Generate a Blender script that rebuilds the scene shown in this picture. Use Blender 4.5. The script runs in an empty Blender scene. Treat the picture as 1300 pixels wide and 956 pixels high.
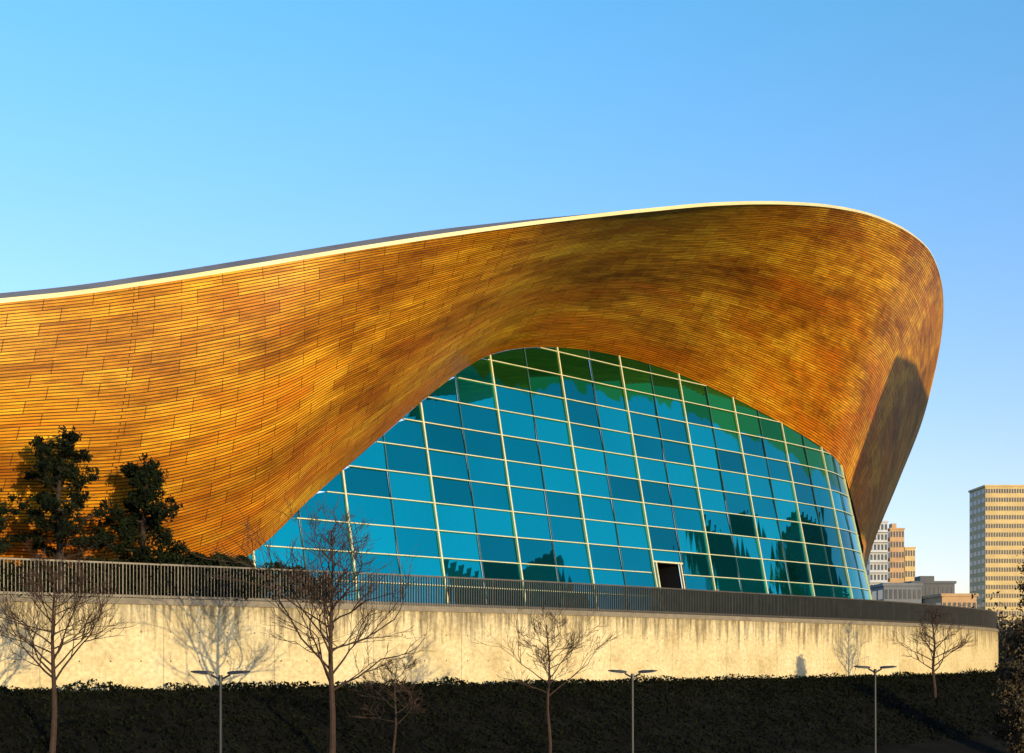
import bpy, math, random
import numpy as np
from mathutils import Vector, noise
random.seed(7)
F=1500.0; CX=650.0; HY=835.0
TZ=2.4      # terrace level
GZ=-1.35     # ground at foot of wall
SZ=-5.4     # sunken street level

def P(px,py,Y): return np.array([(px-CX)/F*Y, Y, (HY-py)/F*Y])
SC=bpy.context.scene
COL=SC.collection

# ------------------------------------------------------------ helpers
def mesh_obj(name,verts,faces,mat=None,parent=None,uvs=None,smooth=False,mats=None,midx=None):
    me=bpy.data.meshes.new(name)
    verts=np.asarray(verts,dtype=float).tolist()
    if isinstance(faces,np.ndarray): faces=faces.tolist()
    me.from_pydata(verts,[],faces)
    if uvs is not None:
        uvl=me.uv_layers.new(name='UVMap')
        vi=np.zeros(len(me.loops),dtype=np.int32); me.loops.foreach_get('vertex_index',vi)
        uvl.data.foreach_set('uv',np.array(uvs,dtype=np.float32)[vi].ravel())
    if mats:
        for m in mats: me.materials.append(m)
        me.polygons.foreach_set('material_index',np.array(midx,dtype=np.int32))
    elif mat: me.materials.append(mat)
    if smooth: me.polygons.foreach_set('use_smooth',[True]*len(me.polygons))
    me.update()
    ob=bpy.data.objects.new(name,me); COL.objects.link(ob)
    if parent: ob.parent=parent
    return ob
def empty(name,loc=(0,0,0)):
    e=bpy.data.objects.new(name,None); COL.objects.link(e); e.location=loc; e.empty_display_size=0.5
    return e
class MB:
    def __init__(s): s.v=[]; s.f=[]; s.m=[]
    def add(s,v,f,m=0):
        o=len(s.v); s.v.extend([(float(a[0]),float(a[1]),float(a[2])) for a in v]); s.f.extend([tuple(i+o for i in q) for q in f]); s.m.extend([m]*len(f))
    def box(s,c,ax,ay,az,m=0):
        v=[tuple(c[t]+i*ax[t]+j*ay[t]+k*az[t] for t in range(3)) for k in(-1,1) for j in(-1,1) for i in(-1,1)]
        s.add(v,[(0,2,3,1),(4,5,7,6),(0,1,5,4),(2,6,7,3),(0,4,6,2),(1,3,7,5)],m)
    def abox(s,x0,x1,y0,y1,z0,z1,m=0):
        s.box(((x0+x1)/2,(y0+y1)/2,(z0+z1)/2),((x1-x0)/2,0,0),(0,(y1-y0)/2,0),(0,0,(z1-z0)/2),m)
    def tube(s,pts,rad,n=6,m=0,cap=True):
        pts=[Vector([float(a) for a in p]) for p in pts]; v=[]; f=[]
        for i,p in enumerate(pts):
            d=(pts[min(i+1,len(pts)-1)]-pts[max(i-1,0)]).normalized()
            a=Vector((0,0,1)) if abs(d.z)<.9 else Vector((1,0,0))
            x=d.cross(a).normalized(); y=d.cross(x)
            for k in range(n):
                t=2*math.pi*k/n; v.append(p+rad[i]*(math.cos(t)*x+math.sin(t)*y))
        for i in range(len(pts)-1):
            for k in range(n):
                k2=(k+1)%n; f.append((i*n+k,i*n+k2,(i+1)*n+k2,(i+1)*n+k))
        if cap: f.append(tuple(range(n))[::-1]); f.append(tuple((len(pts)-1)*n+k for k in range(n)))
        s.add(v,f,m)
    def obj(s,name,mats,parent=None,smooth=False):
        if not isinstance(mats,list): mats=[mats]
        return mesh_obj(name,s.v,s.f,parent=parent,mats=mats,midx=s.m,smooth=smooth)

def hermite(keys,n):
    K=np.array(keys,float); N=len(K); out=[]
    for q in np.linspace(0,N-1,n):
        i=min(int(q),N-2); t=q-i
        p0=K[max(i-1,0)] if i>0 else 2*K[0]-K[1]; p1=K[i]; p2=K[i+1]; p3=K[i+2] if i+2<N else 2*K[-1]-K[-2]
        out.append(0.5*((2*p1)+(-p0+p2)*t+(2*p0-5*p1+4*p2-p3)*t*t+(-p0+3*p1-3*p2+p3)*t**3))
    return np.array(out)

# ------------------------------------------------------------ materials
def new_mat(name):
    m=bpy.data.materials.new(name); m.use_nodes=True; nt=m.node_tree
    return m,nt,nt.nodes['Principled BSDF']
def N(nt,t,**kw):
    n=nt.nodes.new(t)
    for k,v in kw.items():
        if k in n.inputs: n.inputs[k].default_value=v
        else: setattr(n,k,v)
    return n
def ramp(nt,stops):
    r=nt.nodes.new('ShaderNodeValToRGB'); e=r.color_ramp.elements
    while len(e)<len(stops): e.new(.5)
    for el,(p,c) in zip(e,stops):
        el.position=p; el.color=(c[0],c[1],c[2],1) if not isinstance(c,(int,float)) else (c,c,c,1)
    return r
def mixc(nt,mode,fac,a,b):
    mx=N(nt,'ShaderNodeMix',data_type='RGBA',blend_type=mode); L=nt.links
    if isinstance(fac,(int,float)): mx.inputs[0].default_value=fac
    else: L.new(fac,mx.inputs[0])
    for i,x in ((6,a),(7,b)):
        if isinstance(x,tuple): mx.inputs[i].default_value=(*x,1)
        else: L.new(x,mx.inputs[i])
    return mx.outputs[2]
def simple(name,col,rough=.7,metal=0.,noise_scale=3.,var=.25,bump=0.,spec=None):
    m,nt,b=new_mat(name); L=nt.links
    tc=N(nt,'ShaderNodeTexCoord'); nz=N(nt,'ShaderNodeTexNoise',Scale=noise_scale,Detail=6.)
    L.new(tc.outputs['Object'],nz.inputs['Vector'])
    r=ramp(nt,[(.3,tuple(c*(1-var) for c in col)),(.7,tuple(min(1,c*(1+var)) for c in col))])
    L.new(nz.outputs['Fac'],r.inputs[0]); L.new(r.outputs[0],b.inputs['Base Color'])
    b.inputs['Roughness'].default_value=rough; b.inputs['Metallic'].default_value=metal
    if spec is not None: b.inputs['Specular IOR Level'].default_value=spec
    if bump:
        bp=N(nt,'ShaderNodeBump',Strength=bump,Distance=.05); L.new(nz.outputs['Fac'],bp.inputs['Height']); L.new(bp.outputs[0],b.inputs['Normal'])
    return m

def wood_mat():
    m,nt,b=new_mat('timber_cladding'); L=nt.links
    uv=N(nt,'ShaderNodeUVMap')
    def brick(w,h,ms,smooth,off):
        br=N(nt,'ShaderNodeTexBrick',Scale=1.0); br.offset=off; br.offset_frequency=2
        br.inputs['Brick Width'].default_value=w; br.inputs['Row Height'].default_value=h
        br.inputs['Mortar Size'].default_value=ms; br.inputs['Mortar Smooth'].default_value=smooth
        br.inputs['Color1'].default_value=(0,0,0,1); br.inputs['Color2'].default_value=(1,1,1,1); br.inputs['Mortar'].default_value=(.5,.5,.5,1)
        L.new(uv.outputs[0],br.inputs['Vector']); return br
    pan=brick(2.1,.56,.022,.1,.37)       # cassettes of four slats
    sl=brick(40.,.14,.028,.6,.5)          # individual slats
    bd=brick(4.2,.14,.004,.1,.31)
    tone=mixc(nt,'MIX',.40,pan.outputs['Color'],bd.outputs['Color'])
    r=ramp(nt,[(0,(.46,.175,.008)),(.5,(.72,.33,.014)),(1,(.88,.49,.03))])
    L.new(tone,r.inputs[0])
    mp=N(nt,'ShaderNodeMapping'); mp.inputs['Scale'].default_value=(.065,.17,1); mp.inputs['Location'].default_value=(2.3,.4,0); L.new(uv.outputs[0],mp.inputs[0])
    n1=N(nt,'ShaderNodeTexNoise',Scale=1.7,Detail=9.,Roughness=.70); L.new(mp.outputs[0],n1.inputs['Vector'])
    r1=ramp(nt,[(.34,(.24,.15,.12)),(.46,(.60,.50,.44)),(.58,(1.,1.,1.)),(.8,(1.1,1.12,1.1))]); L.new(n1.outputs['Fac'],r1.inputs[0])
    c=mixc(nt,'MULTIPLY',.95,r.outputs[0],r1.outputs[0])
    mp2=N(nt,'ShaderNodeMapping'); mp2.inputs['Scale'].default_value=(.10,.40,1); mp2.inputs['Location'].default_value=(7,3,0); L.new(uv.outputs[0],mp2.inputs[0])
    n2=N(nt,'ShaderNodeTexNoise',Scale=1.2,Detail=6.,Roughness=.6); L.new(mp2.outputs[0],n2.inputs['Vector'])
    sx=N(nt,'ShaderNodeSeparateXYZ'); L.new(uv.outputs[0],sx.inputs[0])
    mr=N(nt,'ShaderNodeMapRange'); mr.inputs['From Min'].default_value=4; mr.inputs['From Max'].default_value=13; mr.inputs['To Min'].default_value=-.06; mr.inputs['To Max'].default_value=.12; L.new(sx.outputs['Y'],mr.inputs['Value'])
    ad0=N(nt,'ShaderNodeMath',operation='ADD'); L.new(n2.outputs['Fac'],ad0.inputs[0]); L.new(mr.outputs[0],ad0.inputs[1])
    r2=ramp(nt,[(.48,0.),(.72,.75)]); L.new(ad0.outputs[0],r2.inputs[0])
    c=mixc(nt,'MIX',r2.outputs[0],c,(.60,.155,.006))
    mp3=N(nt,'ShaderNodeMapping'); mp3.inputs['Scale'].default_value=(.5,14,1); L.new(uv.outputs[0],mp3.inputs[0])
    n3=N(nt,'ShaderNodeTexNoise',Scale=1.,Detail=4.); L.new(mp3.outputs[0],n3.inputs['Vector'])
    r3=ramp(nt,[(.3,.5),(.7,1.25)]); L.new(n3.outputs['Fac'],r3.inputs[0])
    c=mixc(nt,'MULTIPLY',1.,c,r3.outputs[0])
    mx=N(nt,'ShaderNodeMath',operation='MULTIPLY'); L.new(sl.outputs['Fac'],mx.inputs[0]); mx.inputs[1].default_value=.95
    c=mixc(nt,'MIX',mx.outputs[0],c,(.05,.014,.001))
    mx2=N(nt,'ShaderNodeMath',operation='MULTIPLY'); L.new(pan.outputs['Fac'],mx2.inputs[0]); mx2.inputs[1].default_value=.75
    c=mixc(nt,'MIX',mx2.outputs[0],c,(.05,.016,.002))
    L.new(c,b.inputs['Base Color'])
    b.inputs['Roughness'].default_value=.45; b.inputs['Specular IOR Level'].default_value=.14
    inv=N(nt,'ShaderNodeMath',operation='SUBTRACT'); inv.inputs[0].default_value=1; L.new(sl.outputs['Fac'],inv.inputs[1])
    ad=N(nt,'ShaderNodeMath',operation='MULTIPLY_ADD'); L.new(tone,ad.inputs[0]); ad.inputs[1].default_value=.6; L.new(inv.outputs[0],ad.inputs[2])
    bp=N(nt,'ShaderNodeBump',Strength=.5,Distance=.03); L.new(ad.outputs[0],bp.inputs['Height']); L.new(bp.outputs[0],b.inputs['Normal'])
    return m

def glass_mat():
    m,nt,b=new_mat('tinted_glass'); L=nt.links
    g=N(nt,'ShaderNodeNewGeometry')
    r=ramp(nt,[(0,(.003,.20,.20)),(.5,(.004,.35,.345)),(1,(.008,.50,.46))]); L.new(g.outputs['Random Per Island'],r.inputs[0])
    # green soffit reflection painted into the glass colour along the glazing head (uv.y = metres below the head)
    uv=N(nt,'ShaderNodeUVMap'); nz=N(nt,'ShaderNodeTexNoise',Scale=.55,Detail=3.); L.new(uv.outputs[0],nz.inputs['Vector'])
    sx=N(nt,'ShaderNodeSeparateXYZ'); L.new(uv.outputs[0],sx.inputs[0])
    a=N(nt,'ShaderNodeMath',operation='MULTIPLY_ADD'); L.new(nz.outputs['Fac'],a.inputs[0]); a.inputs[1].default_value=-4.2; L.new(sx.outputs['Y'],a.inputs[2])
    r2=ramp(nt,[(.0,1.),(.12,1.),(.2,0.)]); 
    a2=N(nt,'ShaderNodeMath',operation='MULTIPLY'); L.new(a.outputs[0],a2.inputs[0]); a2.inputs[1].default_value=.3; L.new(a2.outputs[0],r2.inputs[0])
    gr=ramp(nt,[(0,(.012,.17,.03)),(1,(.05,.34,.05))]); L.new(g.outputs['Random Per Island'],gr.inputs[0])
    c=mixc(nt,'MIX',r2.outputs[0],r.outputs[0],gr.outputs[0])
    L.new(c,b.inputs['Base Color'])
    b.inputs['Metallic'].default_value=.95; b.inputs['Roughness'].default_value=.02
    return m

def concrete_mat():
    m,nt,b=new_mat('weathered_concrete'); L=nt.links
    uv=N(nt,'ShaderNodeUVMap')
    n1=N(nt,'ShaderNodeTexNoise',Scale=.5,Detail=8.,Roughness=.65); L.new(uv.outputs[0],n1.inputs['Vector'])
    r1=ramp(nt,[(.3,(.46,.36,.19)),(.5,(.62,.51,.30)),(.75,(.70,.60,.40))]); L.new(n1.outputs['Fac'],r1.inputs[0])
    mp=N(nt,'ShaderNodeMapping'); mp.inputs['Scale'].default_value=(2.2,.16,1); L.new(uv.outputs[0],mp.inputs[0])
    n2=N(nt,'ShaderNodeTexNoise',Scale=1.6,Detail=6.,Roughness=.7); L.new(mp.outputs[0],n2.inputs['Vector'])
    sx=N(nt,'ShaderNodeSeparateXYZ'); L.new(uv.outputs[0],sx.inputs[0])
    mr=N(nt,'ShaderNodeMapRange'); mr.inputs['From Min'].default_value=1.2; mr.inputs['From Max'].default_value=3.7; mr.inputs['To Min'].default_value=-.10; mr.inputs['To Max'].default_value=.20; L.new(sx.outputs['Y'],mr.inputs['Value'])
    ad=N(nt,'ShaderNodeMath',operation='ADD'); L.new(n2.outputs['Fac'],ad.inputs[0]); L.new(mr.outputs[0],ad.inputs[1])
    r2=ramp(nt,[(.54,1.),(.74,.22)]); L.new(ad.outputs[0],r2.inputs[0])
    c=mixc(nt,'MULTIPLY',.9,r1.outputs[0],r2.outputs[0])
    n4=N(nt,'ShaderNodeTexNoise',Scale=5.,Detail=6.,Roughness=.7); L.new(uv.outputs[0],n4.inputs['Vector'])
    r4=ramp(nt,[(.35,.70),(.6,1.05)]); L.new(n4.outputs['Fac'],r4.inputs[0])
    c=mixc(nt,'MULTIPLY',1.,c,r4.outputs[0])
    br=N(nt,'ShaderNodeTexBrick',Scale=1.); br.offset=0; br.inputs['Brick Width'].default_value=4.8; br.inputs['Row Height'].default_value=6.; br.inputs['Mortar Size'].default_value=.018
    L.new(uv.outputs[0],br.inputs['Vector'])
    ml=N(nt,'ShaderNodeMath',operation='MULTIPLY'); L.new(br.outputs['Fac'],ml.inputs[0]); ml.inputs[1].default_value=.6
    c=mixc(nt,'MIX',ml.outputs[0],c,(.12,.1,.07))
    br2=N(nt,'ShaderNodeTexVoronoi',Scale=.83,Randomness=0.); L.new(uv.outputs[0],br2.inputs['Vector'])
    lt=N(nt,'ShaderNodeMath',operation='LESS_THAN'); L.new(br2.outputs['Distance'],lt.inputs[0]); lt.inputs[1].default_value=.03
    c=mixc(nt,'MIX',lt.outputs[0],c,(.1,.08,.06))
    L.new(c,b.inputs['Base Color']); b.inputs['Roughness'].default_value=.8
    bp=N(nt,'ShaderNodeBump',Strength=.3,Distance=.03); L.new(n4.outputs['Fac'],bp.inputs['Height']); L.new(bp.outputs[0],b.inputs['Normal'])
    return m

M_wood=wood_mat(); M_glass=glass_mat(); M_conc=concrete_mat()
M_rim=simple('pale_metal_edge',(.66,.54,.26),.35,.0,.6,.08)
M_roofmetal=simple('grey_roof_metal',(.15,.145,.155),.6,.0,.4,.2)
M_mull=simple('mullion_aluminium',(.62,.60,.40),.4,.1,1.,.08)
M_mullt=simple('glazing_joint',(.05,.12,.14),.4,.2,1.,.08)
M_dark=simple('dark_interior',(.012,.012,.014),.9)
M_rail=simple('railing_steel',(.08,.072,.068),.5,.3,2.,.15)
M_cop=simple('coping_concrete',(.18,.155,.12),.8,0,2.,.2)
M_pave=simple('terrace_paving',(.28,.26,.23),.85,0,1.,.15)
M_bark=simple('bark',(.035,.018,.012),.9,0,6.,.3)
M_barkd=simple('dark_bark',(.02,.013,.01),.9,0,6.,.3)
M_needle=simple('pine_needles',(.007,.012,.005),.9,0,1.3,.6,spec=.1)
M_shrub=simple('shrub_leaves',(.010,.016,.006),.9,0,1.3,.6,spec=.12)
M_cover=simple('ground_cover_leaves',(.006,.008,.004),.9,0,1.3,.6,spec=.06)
M_autumn=simple('autumn_leaves',(.05,.034,.014),.8,0,1.1,.5)
M_lamp=simple('lamp_metal',(.03,.034,.04),.45,.5,2.,.1)
M_lens=simple('lamp_lens',(.5,.5,.48),.3,0,2.,.05)

# ------------------------------------------------------------ curves in plan
rail_keys=[(-75,10),(-50,27),(-33,38),(-19.8,45.6),(-11.8,50.4),(-3.7,55.9),(5,62.4),(15,71),(24.3,79.2),(33,88.5),(40,98),(43.2,106),(43.5,114),(40,124),(30,136)]
rail=hermite(rail_keys,400)
def arclen(c): return np.concatenate([[0],np.cumsum(np.linalg.norm(np.diff(c,axis=0),axis=1))])
rs=arclen(rail)
def resample(c,step):
    s=arclen(c); n=max(2,int(round(s[-1]/step))+1); q=np.linspace(0,s[-1],n)
    return np.stack([np.interp(q,s,c[:,k]) for k in range(c.shape[1])],1),q
def normals_out(c):
    d=np.gradient(c,axis=0); d/=np.linalg.norm(d,axis=1)[:,None]
    return np.stack([d[:,1],-d[:,0]],1),d

fac_keys=[(-24,47.0),(-18,52.2),(-12.9,56.6),(-8.1,60.8),(-4.2,64.1),(.55,68.3),(5.0,72.1),(10.5,76.9),(16.6,82.1),(23.2,88.0),(27.9,93.1),(30.6,98.6),(31.1,104),(29.5,110)]
fac,fs=resample(hermite(fac_keys,600),.1)
fN,fT=normals_out(fac)
LEAN=math.tan(math.radians(12.2))
FU=fs[-1]
def fpt(u,v,off=0.):
    q=min(max(u/fs[1],0),len(fs)-1.001); i=int(q); t=q-i
    x=fac[i,0]*(1-t)+fac[i+1,0]*t; y=fac[i,1]*(1-t)+fac[i+1,1]*t; nx=fN[i,0]*(1-t)+fN[i+1,0]*t; ny=fN[i,1]*(1-t)+fN[i+1,1]*t
    l=math.hypot(nx,ny); o=(off-v*LEAN)/l
    return np.array([x+nx*o,y+ny*o,TZ+v])
def fac_hit(px,py):
    v=8.
    for _ in range(25):
        lo,hi=0,FU*.86
        for _ in range(22):
            mid=(lo+hi)/2; p=fpt(mid,v)
            if CX+F*p[0]/p[1]<px: lo=mid
            else: hi=mid
        u=(lo+hi)/2; p=fpt(u,v); v=.4*v+.6*((HY-py)/F*p[1]-TZ)
    return u,v,fpt(u,v)

# ------------------------------------------------------------ roof
inner_px=[(300,715),(400,628),(480,558),(560,490),(622,451),(690,441),(770,449),(850,471),(930,505),(1000,542),(1045,570),(1068,592)]
hits=[fac_hit(*p) for p in inner_px]
rim=[(-31.7,38,11.2),(-25.8,43,12.4)]+[tuple(P(*q)) for q in [(50,379,47.5),(200,359,50.5),(330,338,53),(450,318,54.5),(560,301,56),(660,287,57.3),(750,276,59),(830,267.5,61),(910,260.5,63.5),(990,259,67.5),(1060,264,73),(1115,277,79),(1160,300,86),(1185,328,93),(1197,375,102),(1193,440,109),(1172,530,114),(1141,610,117),(1106,697,118),(1092,760,118)]]
inn=[(-37,44,TZ),(-30,47.6,TZ),(-23.5,50.4,TZ),(-18.3,53.2,TZ)]+[tuple(h[2]) for h in hits]+[tuple(P(*q)) for q in [(1078,622,102),(1085,648,105),(1090,668,108),(1094,686,110),(1096,705,112),(1088,765,113)]]
NT=420; NS=48
R=hermite(rim,NT); I=hermite(inn,NT)
bul=[(.20,-.02)]*4+[(.18,-.02),(.14,0),(.10,.0),(.05,.02),(.0,.05),(-.02,.07),(-.02,.08),(-.02,.09),(-.02,.09),(-.02,.10),(0,.10),(.0,.10)]+[(.0,.08),(.0,.06),(.0,.04),(0,.02),(0,0),(0,0)]
B=hermite(bul,NT)
S=[];UV=[]
al=.5*arclen((R+I)/2)+.5*arclen(R)
for i in range(NT):
    r,n=R[i],I[i]; ch=n-r; L=np.linalg.norm(ch)
    ow=np.array([.62,-.78,0]); c=(r+n)/2+ow*B[i,0]*L+np.array([0,0,1])*B[i,1]*L
    for j in range(NS+1):
        s=j/NS; S.append((1-s)**2*r+2*s*(1-s)*c+s*s*n); UV.append((al[i],s*13.44))
S=np.array(S)
fcs=[(i*(NS+1)+j,i*(NS+1)+j+1,(i+1)*(NS+1)+j+1,(i+1)*(NS+1)+j) for i in range(NT-1) for j in range(NS)]
centre=empty('aquatics_centre')
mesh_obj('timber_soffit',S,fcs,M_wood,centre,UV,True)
V=[];Fc=[];mi=[]
lipk=hermite([[.6]]*6+[[.6],[.45],[.3],[.2],[.1]]+[[0.]]*11,NT)[:,0]
for i in range(NT):
    r=R[i]; q=i/(NT-1)
    inw=np.array([-.66,.75,0.])
    sp=np.array([r[0],r[1],0])+inw*26
    k=min(1,max(0,(i/(NT-1)*21-11)/4)); k=k*k*(3-2*k)
    sp=(1-k)*sp+k*np.array([12,108,0]); 
    sp[2]=(1-k)*(r[2]-1.)+k*22; d=sp-r; d[2]=0; d/=np.linalg.norm(d)
    up=np.array([0,0,1.])
    a=r-d*.02; b0=a+up*.07; b1=b0+d*.08; b=b1+up*.10; c=b+d*.3; lp=c+d*.9+up*(.12+.55*lipk[i]); e=lp+d*4+up*.05*lipk[i]
    V+= [r+d*.05-up*.03, a-up*.03, b0,b1,b, c, lp, e, sp]
for i in range(NT-1):
    for j in range(8):
        Fc.append((i*9+j,(i+1)*9+j,(i+1)*9+j+1,i*9+j+1)); mi.append(0 if j<5 else 1)
mesh_obj('roof_edge_and_deck',V,Fc,parent=centre,mats=[M_rim,M_roofmetal],midx=mi)

# ------------------------------------------------------------ glass
hu=[h[0] for h in hits]; hv=[h[1] for h in hits]
hu=[hu[0]-2.4]+hu; hv=[0]+hv
fine=hermite(np.stack([hu,hv],1),300)
o=np.argsort(fine[:,0]); fu_,fv_=fine[o,0],fine[o,1]
def top(u):
    if u<fu_[0]: return 0
    if u>fu_[-1]: return max(0,fv_[-1]-(u-fu_[-1])*.55)
    return float(np.interp(u,fu_,fv_))
u_pk=fac_hit(640,445)[0]
ROW=1.55; PW=2.9; DH=3.85
U0=fac_hit(662,735)[0]; 
us=[U0+k*PW for k in range(-14,40) if fu_[0]-PW<U0+k*PW<FU-1]
g=MB(); guv=[]; mu=MB(); mt=MB()
u_door=fac_hit(862,735)[0]; kd=int((u_door-us[0])//PW)
nrow=13
for a in range(len(us)-1):
    u0,u1=us[a],us[a+1]
    for r_ in range(nrow):
        v0,v1=r_*ROW,(r_+1)*ROW
        if a==kd and r_<2: continue
        if a==kd and r_==2: v0=DH
        sub=5; qs=np.linspace(u0+.02,u1-.02,sub+1)
        o1,o2,o3,o4=[random.uniform(-.03,.03) for _ in range(4)]
        ok=False; cols=[]; cu=[]
        for q in qs:
            t=min(v1,top(q)); fx=(q-u0)/(u1-u0)
            ob=o1*(1-fx)+o2*fx; ot=o3*(1-fx)+o4*fx
            vv=max(v0,t); cols.append((fpt(q,v0,ob),fpt(q,vv,ob+(ot-ob)*(vv-v0)/ROW))); ok=ok or t>v0+.01
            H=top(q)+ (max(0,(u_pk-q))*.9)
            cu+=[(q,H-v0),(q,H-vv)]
        if not ok: continue
        g.add([c for p in cols for c in p],[(2*i,2*i+2,2*i+3,2*i+1) for i in range(sub)]); guv+=cu
def bar(m,pa,pb,w,dep,nrm):
    pa=np.array(pa);pb=np.array(pb); d=pb-pa; L=np.linalg.norm(d)
    if L<.02: return
    d/=L; nrm=np.array(nrm)-d*np.dot(nrm,d); nrm/=np.linalg.norm(nrm); s=np.cross(d,nrm)
    m.box((pa+pb)/2,s*w/2,nrm*dep/2,d*L/2)
def nrm_at(u):
    nx=np.interp(u,fs,fN[:,0]); ny=np.interp(u,fs,fN[:,1]); return np.array([nx,ny,LEAN])/math.sqrt(nx*nx+ny*ny+LEAN**2)
for k,u in enumerate(us):
    t=top(u)
    if t<=0.1: continue
    kk=round((u-U0)/PW)
    if kk%2==0: bar(mu,fpt(u,0,.05),fpt(u,t,.05),.095,.14,nrm_at(u))
    else: bar(mt,fpt(u,0,.045),fpt(u,t,.045),.05,.07,nrm_at(u))
for r_ in range(0,nrow+1):
    v=r_*ROW; q=us[0]
    while q<us[-1]-.01:
        q2=min(q+.5,us[-1])
        if top(q)>v and top(q2)>v and not (r_ in (1,2) and us[kd]-.1<=q+.25<us[kd+1]): bar(mu,fpt(q,v,.04),fpt(q2+.01,v,.04),.05,.09,nrm_at((q+q2)/2))
        q=q2
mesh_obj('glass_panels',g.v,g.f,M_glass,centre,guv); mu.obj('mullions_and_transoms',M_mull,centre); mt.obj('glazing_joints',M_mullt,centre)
dm=MB(); ua,ub=us[kd],us[kd+1]; dh=DH
nr=nrm_at(ua+1.35)
for (x0,x1) in [(ua,ua+.28),(ub-.22,ub)]:
    dm.add([fpt(x0,0),fpt(x1,0),fpt(x1,dh),fpt(x0,dh)],[(0,1,2,3)],1)
for x in (ua+.28,ub-.22): bar(dm,fpt(x,0,.05),fpt(x,dh,.05),.1,.14,nr)
bar(dm,fpt(ua,dh,.05),fpt(ub,dh,.05),.1,.14,nr)
w0,w1=fpt(ua+.3,0,-.1),fpt(ub-.25,0,-.1); dv=np.array([-.66,.75,0])*3; w2=w1+dv; w3=w0+dv; hh=np.array([0,0,dh])
l0,l1=fpt(ua+.3,dh,-.1),fpt(ub-.25,dh,-.1)
dm.add([w0,w1,w2,w3,l0,l1,w2+hh,w3+hh],[(0,1,2,3),(4,7,6,5),(1,2,6,5),(2,3,7,6),(3,0,4,7)],2)
M_dglass=simple('door_glass',(.01,.30,.34),.05,.9,1.,.1)
dm.obj('entrance_door',[M_mull,M_dglass,M_dark],centre)
pl=MB(); pc,pq=resample(fac[(fs>fu_[0])&(fs<FU-2)],1.5); pn,_=normals_out(pc)
for i in range(len(pc)-1):
    a0=np.append(pc[i]+pn[i]*.1,TZ); a1=np.append(pc[i]+pn[i]*1.6,TZ); b0=np.append(pc[i+1]+pn[i+1]*.1,TZ); b1=np.append(pc[i+1]+pn[i+1]*1.6,TZ); h=np.array([0,0,.45])
    pl.add([a1,b1,b1+h,a1+h,a0+h,b0+h],[(0,1,2,3),(3,2,5,4)])
pl.obj('entrance_plinth',M_pave,centre)

# ------------------------------------------------------------ terrace + wall + railing
rc,rq=resample(rail,.6); rn,rd=normals_out(rc)
terr=empty('terrace_retaining_wall')
V=[];UVs=[];Fc=[]
for i in range(len(rc)):
    for z in (GZ-.5,.6,TZ-.22): V.append((*rc[i],z)); UVs.append((rq[i],z-GZ))
for i in range(len(rc)-1):
    for j in range(2): Fc.append((i*3+j,(i+1)*3+j,(i+1)*3+j+1,i*3+j+1))
mesh_obj('concrete_face',V,Fc,M_conc,terr,UVs)
V=[];Fc=[]
for i in range(len(rc)):
    a=rc[i]+rn[i]*.06; b=rc[i]-rn[i]*.45
    V+=[(*(rc[i]-rn[i]*.02),TZ-.22),(*a,TZ-.22),(*a,TZ+.03),(*b,TZ+.03),(*b,TZ-.3)]
for i in range(len(rc)-1):
    for j in range(4): Fc.append((i*5+j,(i+1)*5+j,(i+1)*5+j+1,i*5+j+1))
mesh_obj('coping',V,Fc,M_cop,terr)
poly=[tuple(p-n*.4)+(TZ,) for p,n in zip(rc[::3],rn[::3])]+[(-10,190,TZ),(-160,190,TZ),(-160,20,TZ)]
mesh_obj('terrace_paving',poly,[tuple(range(len(poly)))],M_pave,terr)
rl=MB(); RH=1.4; fenc=empty('terrace_railing')
bc,bq=resample(rail[rs>12],.14); bn,bd=normals_out(bc)
for i in range(len(bc)):
    p=bc[i]-bn[i]*.15
    w=.022 if i%16 else .035
    rl.box((p[0],p[1],TZ+.03+RH/2),(bd[i][0]*w*.6,bd[i][1]*w*.6,0),(bn[i][0]*.05,bn[i][1]*.05,0),(0,0,RH/2))
rl.obj('bars',M_rail,fenc)
hr=MB(); c2,_=resample(rail,.8); n2,d2=normals_out(c2)
for z,hw,hh_ in ((TZ+RH+.05,.05,.035),(TZ+.12,.03,.05)):
    V=[];Fc=[]
    for i in range(len(c2)):
        p=c2[i]-n2[i]*.15
        for sx,sz in((1,-1),(1,1),(-1,1),(-1,-1)): V.append((*(p+n2[i]*hw*sx),z+hh_*sz))
    for i in range(len(c2)-1):
        for j in range(4): Fc.append((i*4+j,(i+1)*4+j,(i+1)*4+(j+1)%4,i*4+(j+1)%4))
    hr.add(V,Fc)
hr.obj('handrail',M_rail,fenc)

# ------------------------------------------------------------ terrain
pg=np.array([(p[0],p[1]) for p in rc]+[(-10,190),(-160,190),(-160,20)])
pj=np.roll(pg,1,axis=0)
def inside(x,y):
    cond=((pg[:,1]>y)!=(pj[:,1]>y)); 
    with np.errstate(divide='ignore',invalid='ignore'):
        xi=(pj[:,0]-pg[:,0])*(y-pg[:,1])/(pj[:,1]-pg[:,1])+pg[:,0]
    return bool(np.sum(cond&(x<xi))%2)
def sm(t): t=min(1,max(0,t)); return t*t*(3-2*t)
def zD(x,y,D):
    z=GZ+(SZ-GZ)*sm((D-1.5)/14)
    if y<25: z=max(z,SZ+(-1.7-SZ)*(1-sm((y-8)/12)))
    if 2<D<14: z+=.06*noise.noise(Vector((x*.25,y*.25,0)))
    return z
def gz(x,y):
    if inside(x,y): return GZ
    return zD(x,y,float(np.min(np.hypot(rc[:,0]-x,rc[:,1]-y))))
xs=np.unique(np.concatenate([np.linspace(-3000,-100,12),np.arange(-100,100,1.6),np.linspace(100,3000,16)]))
ys=np.unique(np.concatenate([np.linspace(-600,-20,8),np.arange(-20,150,1.6),np.linspace(150,6000,18)]))
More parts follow.
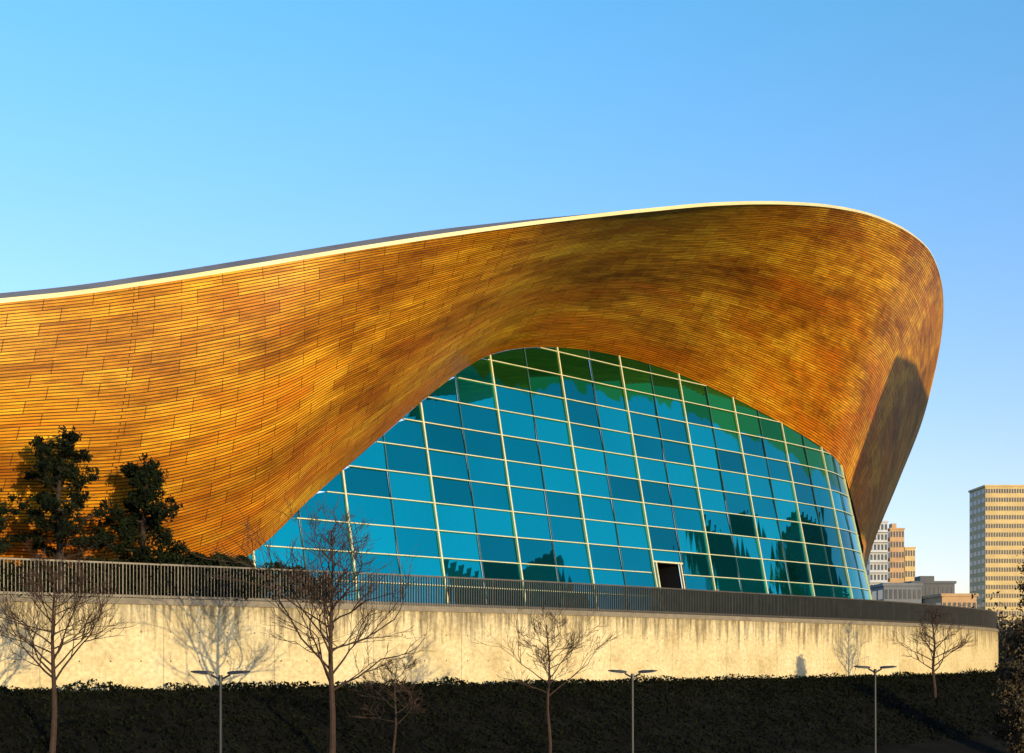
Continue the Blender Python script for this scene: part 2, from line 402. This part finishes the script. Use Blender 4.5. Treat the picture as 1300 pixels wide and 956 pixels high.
V=[(x,y,gz(x,y)) for y in ys for x in xs]; nx=len(xs)
Fc=[(j*nx+i,j*nx+i+1,(j+1)*nx+i+1,(j+1)*nx+i) for j in range(len(ys)-1) for i in range(nx-1)]
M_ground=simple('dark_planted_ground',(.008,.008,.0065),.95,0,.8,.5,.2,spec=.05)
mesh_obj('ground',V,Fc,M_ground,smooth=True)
def leaf_cloud(pts,size,seed=0):
    rng=np.random.default_rng(seed); n=len(pts)
    a=rng.normal(size=(n,3)); a/=np.linalg.norm(a,axis=1)[:,None]
    b=rng.normal(size=(n,3)); b-=a*np.sum(a*b,1)[:,None]; b/=np.linalg.norm(b,axis=1)[:,None]
    s=(size*rng.uniform(.6,1.4,n))[:,None]
    v=np.stack([pts-a*s,pts-b*s*.5,pts+a*s,pts+b*s*.5],1).reshape(-1,3)
    return v,np.arange(4*n).reshape(-1,4)
rng=np.random.default_rng(3)
pts=[]
sel=np.where((rc[:,0]>-24)&(rc[:,0]<42))[0]
for _ in range(70000):
    i=rng.choice(sel); D=.2+rng.uniform(0,1)**1.1*11
    p=rc[i]+rn[i]*D+rd[i]*rng.uniform(-.4,.4)
    h=.08+.45*max(0,.3+noise.noise(Vector((p[0]*.5,p[1]*.5,3))))
    pts.append((p[0],p[1],zD(p[0],p[1],D)+rng.uniform(0,h)))
v,f=leaf_cloud(np.array(pts),.085,seed=5)
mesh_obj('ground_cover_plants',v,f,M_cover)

# ------------------------------------------------------------ trees
def pine(name,x,y,z,h,seed,wid=1.0):
    rg=random.Random(seed); root=empty(name)
    t=MB(); tp=[np.array([x+.15*math.sin(k*.9+seed)*k/8,y,z+h*k/8]) for k in range(9)]
    t.tube(tp,[.15*(1-k/9.5)+.02 for k in range(9)],8)
    leaf=[]
    nb=27
    for b in range(nb):
        fz=.24+.72*b/nb; base=np.array([np.interp(fz*8,range(9),[p[k] for p in tp]) for k in range(3)])
        L=h*.34*wid*(1.08-fz)**.65*rg.choice([.5,.8,1,1.1,1.2])
        a=b*2.4+rg.uniform(-.5,.5); up=rg.uniform(.0,.5)
        pp=[base+np.array([math.cos(a)*L*s,math.sin(a)*L*s,L*(up*s*s+.08*s)]) for s in (0,.35,.7,1)]
        t.tube(pp,[.05,.035,.022,.01],5)
        for s in (.4,.55,.7,.84,1.0,1.08):
            if rg.random()<.2: continue
            c=base+np.array([math.cos(a)*L*s,math.sin(a)*L*s,L*(up*s*s+.08*s)])+np.array([rg.gauss(0,.12)*L*.6,rg.gauss(0,.12)*L*.6,rg.gauss(0,.10)])
            t.tube([pp[2],c],[.015,.006],4)
            r=.29*rg.uniform(.5,1.25)*(1.15-.5*fz)
            for _ in range(10):
                q=c+np.array([rg.gauss(0,1),rg.gauss(0,1),rg.gauss(0,.5)])*r*.62
                for _ in range(9):
                    leaf.append(q+np.array([rg.gauss(0,.065),rg.gauss(0,.065),rg.gauss(0,.065)+.03]))
    for _ in range(120):
        leaf.append(tp[8]+np.array([rg.gauss(0,.10),rg.gauss(0,.10),rg.uniform(-.7,.3)]))
    t.obj('trunk_and_limbs',M_barkd,root)
    v,f=leaf_cloud(np.array(leaf),.075,seed=seed); mesh_obj('needle_clumps',v,f,M_needle,root)
def at(px,Y): return (px-CX)/F*Y
pine('pine_tree',at(76,47.5),47.5,TZ,6.6,1,1.0)
pine('pine_tree',at(183,49.3),49.3,TZ,5.8,2,1.0)
pine('pine_tree',at(-42,45.5),45.5,TZ,5.0,4,1.05)

def bare(name,x,y,z,h,spread,seed,mat=M_bark,levels=5,r0=.10,trunkf=.3,nb=26):
    rg=random.Random(seed); m=MB()
    def grow(p,d,L,r,lev):
        n=4 if lev<5 else 2; pts=[p]; dd=d.copy()
        for k in range(n):
            dd=dd+Vector((rg.gauss(0,.16),rg.gauss(0,.16),rg.gauss(0,.08)+(.05 if lev>0 else 0))); dd.normalize()
            pts.append(pts[-1]+dd*(L/n))
        m.tube(pts,[max(.006,r*(1-.5*k/n)) for k in range(n+1)],6 if lev<3 else 3,cap=False)
        if lev>=levels: return
        for c in range(rg.choice([3,4,4])):
            s=1 if c==0 else rg.uniform(.3,1)
            i=min(int(s*n),n-1); q=pts[i]+(pts[i+1]-pts[i])*(s*n-i)
            ang=rg.uniform(.3,.85); az=rg.uniform(0,6.283)
            a=Vector((0,0,1)) if abs(dd.z)<.9 else Vector((1,0,0)); X=dd.cross(a).normalized(); Yv=dd.cross(X)
            nd=dd*math.cos(ang)+(X*math.cos(az)+Yv*math.sin(az))*math.sin(ang)
            nd.z=max(nd.z,-.05)+.06; nd.normalize()
            grow(q,nd,L*rg.uniform(.5,.72),r*.58,lev+1)
    p=Vector((x,y,z)); bend=rg.uniform(-.12,.12)
    tr=[p+Vector((.05*math.sin(k*1.3+seed)+bend*(k/8)**2,.05*math.cos(k*1.7+seed),h*.93*k/8)) for k in range(9)]
    m.tube(tr,[r0*(1-k/8.6)**.9 +.01 for k in range(9)],8)
    for b in range(nb):
        fz=trunkf+(.98-trunkf)*b/nb; i=min(int(fz*8),7); q=tr[i]+(tr[i+1]-tr[i])*(fz*8-i)
        a=b*2.4+rg.uniform(-.5,.5); e=rg.uniform(.2,.85)
        grow(q,Vector((math.cos(a)*math.cos(e),math.sin(a)*math.cos(e),math.sin(e))),h*.27*spread*(1.15-fz)*rg.uniform(.55,1.2),r0*.40*(1.15-fz)+.008,2)
    return m.obj(name,mat)
def tree_at(px,topy,Y,**k):
    x=at(px,Y); zt=(HY-topy)/F*Y; zb=gz(x,Y)-.1
    return bare('bare_tree',x,Y,zb,zt-zb,**k)
tree_at(68,706,39,spread=1.8,seed=11,r0=.10,trunkf=.40)
tree_at(421,650,42,spread=1.6,seed=12,r0=.12,trunkf=.34,nb=30)
tree_at(697,780,47,spread=1.8,seed=13,nb=20,r0=.07,trunkf=.48)
tree_at(1186,764,72,spread=1.25,seed=14,nb=22,r0=.10)
tree_at(500,832,42,spread=1.5,seed=15,r0=.05,nb=14,trunkf=.5)
sp=[]
for _ in range(34000):
    px=rng.uniform(-60,420) if rng.uniform()<.7 else rng.uniform(190,330)
    Y=np.interp(px,[-60,90,420],[45.5,48.5,53.6])+rng.normal()*.5
    x=at(px,Y); hgt=np.interp(px,[-60,90,160,230,300,400,420],[1.5,1.8,2.0,2.35,2.2,1.75,1.5])*(0.85+.45*noise.noise(Vector((x*1.3,0,1))))
    sp.append((x,Y,TZ+rng.uniform(0,1)**.8*hgt))
v,f=leaf_cloud(np.array(sp),.085,seed=9); mesh_obj('terrace_shrubs',v,f,M_shrub)
def leafy(name,x,y,z,h,w,seed,mat,n=9000,size=.16,th=.15,nc=38,sp_=.085):
    rg=np.random.default_rng(seed); root=empty(name); m=MB()
    m.tube([(x,y,z),(x+.1,y,z+h*.35),(x,y,z+h*.8)],[h*.022,h*.016,h*.006],8)
    cs=[]
    for k in range(nc):
        a=rg.uniform(0,6.28); q=rg.uniform(th,1); rr=w*.5*math.sin(math.pi*min(1,q*.85+.1))**.6*rg.uniform(.3,1)
        c=np.array([x+math.cos(a)*rr,y+math.sin(a)*rr,z+h*q*.95]); cs.append(c)
        m.tube([(x,y,z+h*q*.6),tuple(c)],[h*.006,h*.002],4)
    pts=np.array([cs[i]+rg.normal(size=3)*w*sp_ for i in rg.integers(0,nc,n)])
    m.obj('trunk_and_limbs',M_barkd,root); v,f=leaf_cloud(pts,size,seed=seed); mesh_obj('foliage',v,f,mat,root)
leafy('broadleaf_tree',at(1296,62),62,gz(at(1296,62),62),7.3,2.5,21,M_autumn,th=.1,size=.10,n=14000)
leafy('broadleaf_tree',at(1318,100),100,SZ,16.5,4.6,22,M_autumn,n=5200,size=.13,nc=60,sp_=.06)
dp=[]
for k in range(46):
    px=rng.uniform(1196,1330); Y=rng.uniform(150,190); x=at(px,Y); hh_=rng.uniform(.6,1)*(12.5 if px<1250 else 12)
    for _ in range(520):
        q=rng.normal(size=3)*np.array([1.6,1.6,2.0]); dp.append((x+q[0],Y+q[1],max(SZ,SZ+hh_-4.2+q[2])))
v,f=leaf_cloud(np.array(dp),.25,seed=31); mesh_obj('distant_trees',v,f,M_autumn)

# ------------------------------------------------------------ street lamps
def lamp(px,py,Y):
    x=at(px,Y); z=(HY-py)/F*Y; g0=gz(x,Y); root=empty('street_lamp',(0,0,0))
    m=MB(); m.tube([(x,Y,g0-.1),(x,Y,g0+.9),(x,Y,g0+.95),(x,Y,z-.12)],[.10,.10,.055,.035],12); m.tube([(x,Y,g0-.02),(x,Y,g0+.04)],[.2,.2],12)
    m.tube([(x,Y,z-.14),(x,Y,z+.02)],[.065,.05],10)
    m.obj('post',M_lamp,root)
    h=MB()
    for s in(-1,1):
        h.tube([(x,Y,z-.10),(x+s*.16,Y,z-.02),(x+s*.24,Y,z+.03)],[.03,.03,.025],6)
        prof=[(.18,.05,.055),(.30,.13,.09),(.60,.15,.075),(.74,.09,.03)]
        V=[];Fc=[]
        for (dx,hw,t) in prof:
            zc=z+.06+.05*dx/.74
            V+=[(x+s*dx,Y-hw,zc-t/2),(x+s*dx,Y+hw,zc-t/2),(x+s*dx,Y+hw*.8,zc+t/2),(x+s*dx,Y-hw*.8,zc+t/2)]
        for i in range(3):
            for j in range(4): Fc.append((i*4+j,(i+1)*4+j,(i+1)*4+(j+1)%4,i*4+(j+1)%4))
        Fc+=[(0,1,2,3),(12,15,14,13)]
        h.add(V,Fc)
        h.abox(min(x+s*.3,x+s*.6),max(x+s*.3,x+s*.6),Y-.1,Y+.1,z+.03,z+.045,1)
    h.obj('heads',[M_lamp,M_lens],root)
lamp(280,858,30); lamp(803,856,36); lamp(1111,850,42)

# ------------------------------------------------------------ background buildings
M_wy=simple('cream_cladding',(.50,.38,.18),.7,0,.3,.12); M_wd=simple('window_dark',(.03,.045,.06),.15,0,.5,.3)
M_ww=simple('white_cladding',(.42,.45,.50),.7,0,.3,.1); M_wb=simple('buff_brick',(.42,.27,.15),.8,0,.5,.12); M_wk=simple('dark_cladding',(.06,.07,.09),.7,0,.3,.15)
M_wg=simple('grey_cladding',(.12,.14,.18),.7,0,.3,.15)
def building(name,x0,x1,y0,y1,z1,floors,bays,sb,wall,win,balc=False,z0=SZ,wr=(.6,.55),plant=2.0,extra=None):
    root=empty(name); m=MB(); m.abox(x0,x1,y0,y1,z0,z1); m.abox(x0-.25,x1+.25,y0-.25,y1+.25,z1,z1+.5)
    if plant: m.abox((x0*2+x1)/3,(x0+x1*2)/3,(y0*2+y1)/3,(y0+2*y1)/3,z1+.5,z1+.5+plant)
    if extra: m.abox(*extra)
    fh=(z1-z0)/floors
    w=MB()
    for k in range(floors):
        zc=z0+fh*(k+.52)
        for b in range(bays):
            bw=(x1-x0)/bays; xc=x0+bw*(b+.5)
            w.abox(xc-bw*wr[0]/2,xc+bw*wr[0]/2,y0-.05,y0+.02,zc-fh*wr[1]/2,zc+fh*wr[1]/2)
        for b in range(sb):
            bw=(y1-y0)/sb; yc=y0+bw*(b+.5)
            for xx in (x0-.05,x1-.02): w.abox(xx,xx+.07,yc-bw*.38,yc+bw*.38,zc-fh*wr[1]/2,zc+fh*wr[1]/2)
        if balc: m.abox(x0-.4,x1+.4,y0-1.0,y0-.06,z0+fh*k-.12,z0+fh*k+.12)
    m.obj('walls_and_roof',wall,root); w.obj('windows',win,root)
def bpx(name,p0,p1,py,Y,dep,*a,**k):
    building(name,at(p0,Y),at(p1,Y),Y,Y+dep,(HY-py)/F*Y,*a,**k)
bpx('tower_block',1251,1330,618,300,10.4,22,24,4,M_wy,M_wd,wr=(.62,.5),plant=0)
bpx('apartment_tower',1104,1127,663,420,12,15,5,4,M_ww,M_wd,True,plant=0)
bpx('apartment_tower',1130,1148,672,425,10,14,5,3,M_wb,M_wd)
bpx('apartment_tower',1149,1162,696,430,10,12,4,3,M_wy,M_wd,plant=0)
bpx('office_building',1122,1170,744,205,14,6,8,4,M_wg,M_wd,plant=0)
bpx('office_building',1158,1212,741,225,10,6,10,4,M_wk,M_wd,plant=1.2)
bpx('warehouse',1196,1240,757,215,14,3,7,4,M_wb,M_wd,plant=0)
# neighbouring blocks to the right of the view (reflected in the glass), and one block added to shade the roof tip
building('roof_shade_tower',77,93,84,93,33,13,7,5,M_wk,M_wd)
building('roof_shade_tower',78,94,98,112,30,10,7,5,M_wk,M_wd)
building('roof_shade_tower',77,92,56,70,31,12,7,6,M_wg,M_wd,extra=(63,76.9,57,69,20,32))  # added out of view; overhanging upper box shaped to cast the roof-tip shadow
leafy('broadleaf_tree',66,79,SZ,26,7,41,M_shrub,n=6000,size=.3,nc=60)
leafy('broadleaf_tree',68,95,SZ,28,7,42,M_shrub,n=6000,size=.3,nc=60)

# ------------------------------------------------------------ person near door
def person(x,y,z,face):
    bm_v=[(0,0,.93),(0,0,1.12),(0,0,1.32),(0,.0,1.45),(0,-.01,1.53),
          (.10,0,.90),(.11,-.02,.50),(.11,.02,.08),(.11,-.16,.03),
          (-.10,0,.90),(-.12,.06,.50),(-.12,.14,.09),(-.12,-.02,.03),
          (.19,0,1.38),(.24,.02,1.10),(.24,-.08,.86),(.24,-.10,.78),
          (-.19,0,1.38),(-.24,.03,1.10),(-.23,-.10,.88),(-.23,-.13,.80)]
    e=[(0,1),(1,2),(2,3),(3,4),(0,5),(5,6),(6,7),(7,8),(0,9),(9,10),(10,11),(11,12),(3,13),(13,14),(14,15),(15,16),(3,17),(17,18),(18,19),(19,20)]
    rad=[.15,.14,.16,.09,.055,.1,.07,.05,.04,.1,.07,.05,.04,.075,.055,.04,.035,.075,.055,.04,.035]
    c,s=math.cos(face),math.sin(face)
    T=lambda p:(x+p[0]*c-p[1]*s,y+p[0]*s+p[1]*c,z+p[2])
    me=bpy.data.meshes.new('body'); me.from_pydata([T(p) for p in bm_v],e,[]); ob=bpy.data.objects.new('body',me); COL.objects.link(ob)
    root=empty('person'); ob.parent=root
    ob.modifiers.new('Skin','SKIN')
    for i,r in enumerate(rad): me.skin_vertices[0].data[i].radius=(r,r*.8)
    me.skin_vertices[0].data[0].use_root=True
    ob.modifiers.new('Sub','SUBSURF').levels=2
    me.materials.append(simple('dark_coat',(.03,.03,.035),.8))
    n=12; V=[];Fc=[]
    for i in range(n+1):
        th=math.pi*i/n
        for j in range(16):
            ph=2*math.pi*j/16; rr=math.sin(th)
            px=.078*rr*math.cos(ph); py=.095*rr*math.sin(ph); pz=1.64+.118*math.cos(th)
            if ph>math.pi*1.35 and ph<math.pi*1.65 and abs(i-7)<1: py-=.02
            if pz<1.6: px*=.85
            V.append(T((px,py-.01,pz)))
    for i in range(n):
        for j in range(16): Fc.append((i*16+j,i*16+(j+1)%16,(i+1)*16+(j+1)%16,(i+1)*16+j))
    mid=[1 if (V[f[0]][2]-z>1.68) else 0 for f in Fc]
    mesh_obj('head',V,Fc,parent=root,mats=[simple('skin',(.45,.27,.19),.6),simple('dark_hair',(.02,.015,.012),.7)],midx=mid,smooth=True)
pd=fac_hit(889,740)[0]; pp=fpt(pd,0,.9)
person(pp[0],pp[1],TZ+.45,.3)

# ------------------------------------------------------------ light, world, camera
EL=math.radians(7.5); az=math.radians(143)
Sd=Vector((math.sin(az)*math.cos(EL),math.cos(az)*math.cos(EL),math.sin(EL)))
sl=bpy.data.lights.new('sun','SUN'); sl.energy=5.0; sl.angle=math.radians(.5); sl.color=(1,.77,.38)
so=bpy.data.objects.new('sun',sl); COL.objects.link(so); so.rotation_euler=Sd.to_track_quat('Z','Y').to_euler()
w=bpy.data.worlds.new('World'); SC.world=w; w.use_nodes=True; nt=w.node_tree
bg=nt.nodes['Background']; sk=nt.nodes.new('ShaderNodeTexSky'); sk.sky_type='NISHITA'; sk.sun_disc=False
sk.sun_elevation=EL; sk.sun_rotation=az; sk.air_density=1.; sk.dust_density=.3; sk.ozone_density=1.5
tc=nt.nodes.new('ShaderNodeTexCoord'); sx=nt.nodes.new('ShaderNodeSeparateXYZ'); nt.links.new(tc.outputs['Generated'],sx.inputs[0])
rp=ramp(nt,[(0.,(1.65,1.5,2.3)),(.15,(1.75,1.72,2.4)),(.32,(1.5,1.95,2.6)),(.50,(1.15,2.3,2.85)),(1.,(.9,1.7,2.2))]); nt.links.new(sx.outputs['Z'],rp.inputs[0])
mc=mixc(nt,'MULTIPLY',1.,sk.outputs[0],rp.outputs[0])
nt.links.new(mc,bg.inputs[0]); bg.inputs[1].default_value=.15
cam=bpy.data.cameras.new('camera'); co=bpy.data.objects.new('camera',cam); COL.objects.link(co); SC.camera=co
co.location=(0,0,0); co.rotation_euler=(math.radians(90),0,0)
cam.sensor_width=36; cam.lens=36*F/1300; cam.shift_y=(HY-478)/1300; cam.clip_end=20000; cam.clip_start=.1
SC.view_settings.view_transform='Standard'; SC.view_settings.look='None'; SC.view_settings.exposure=0
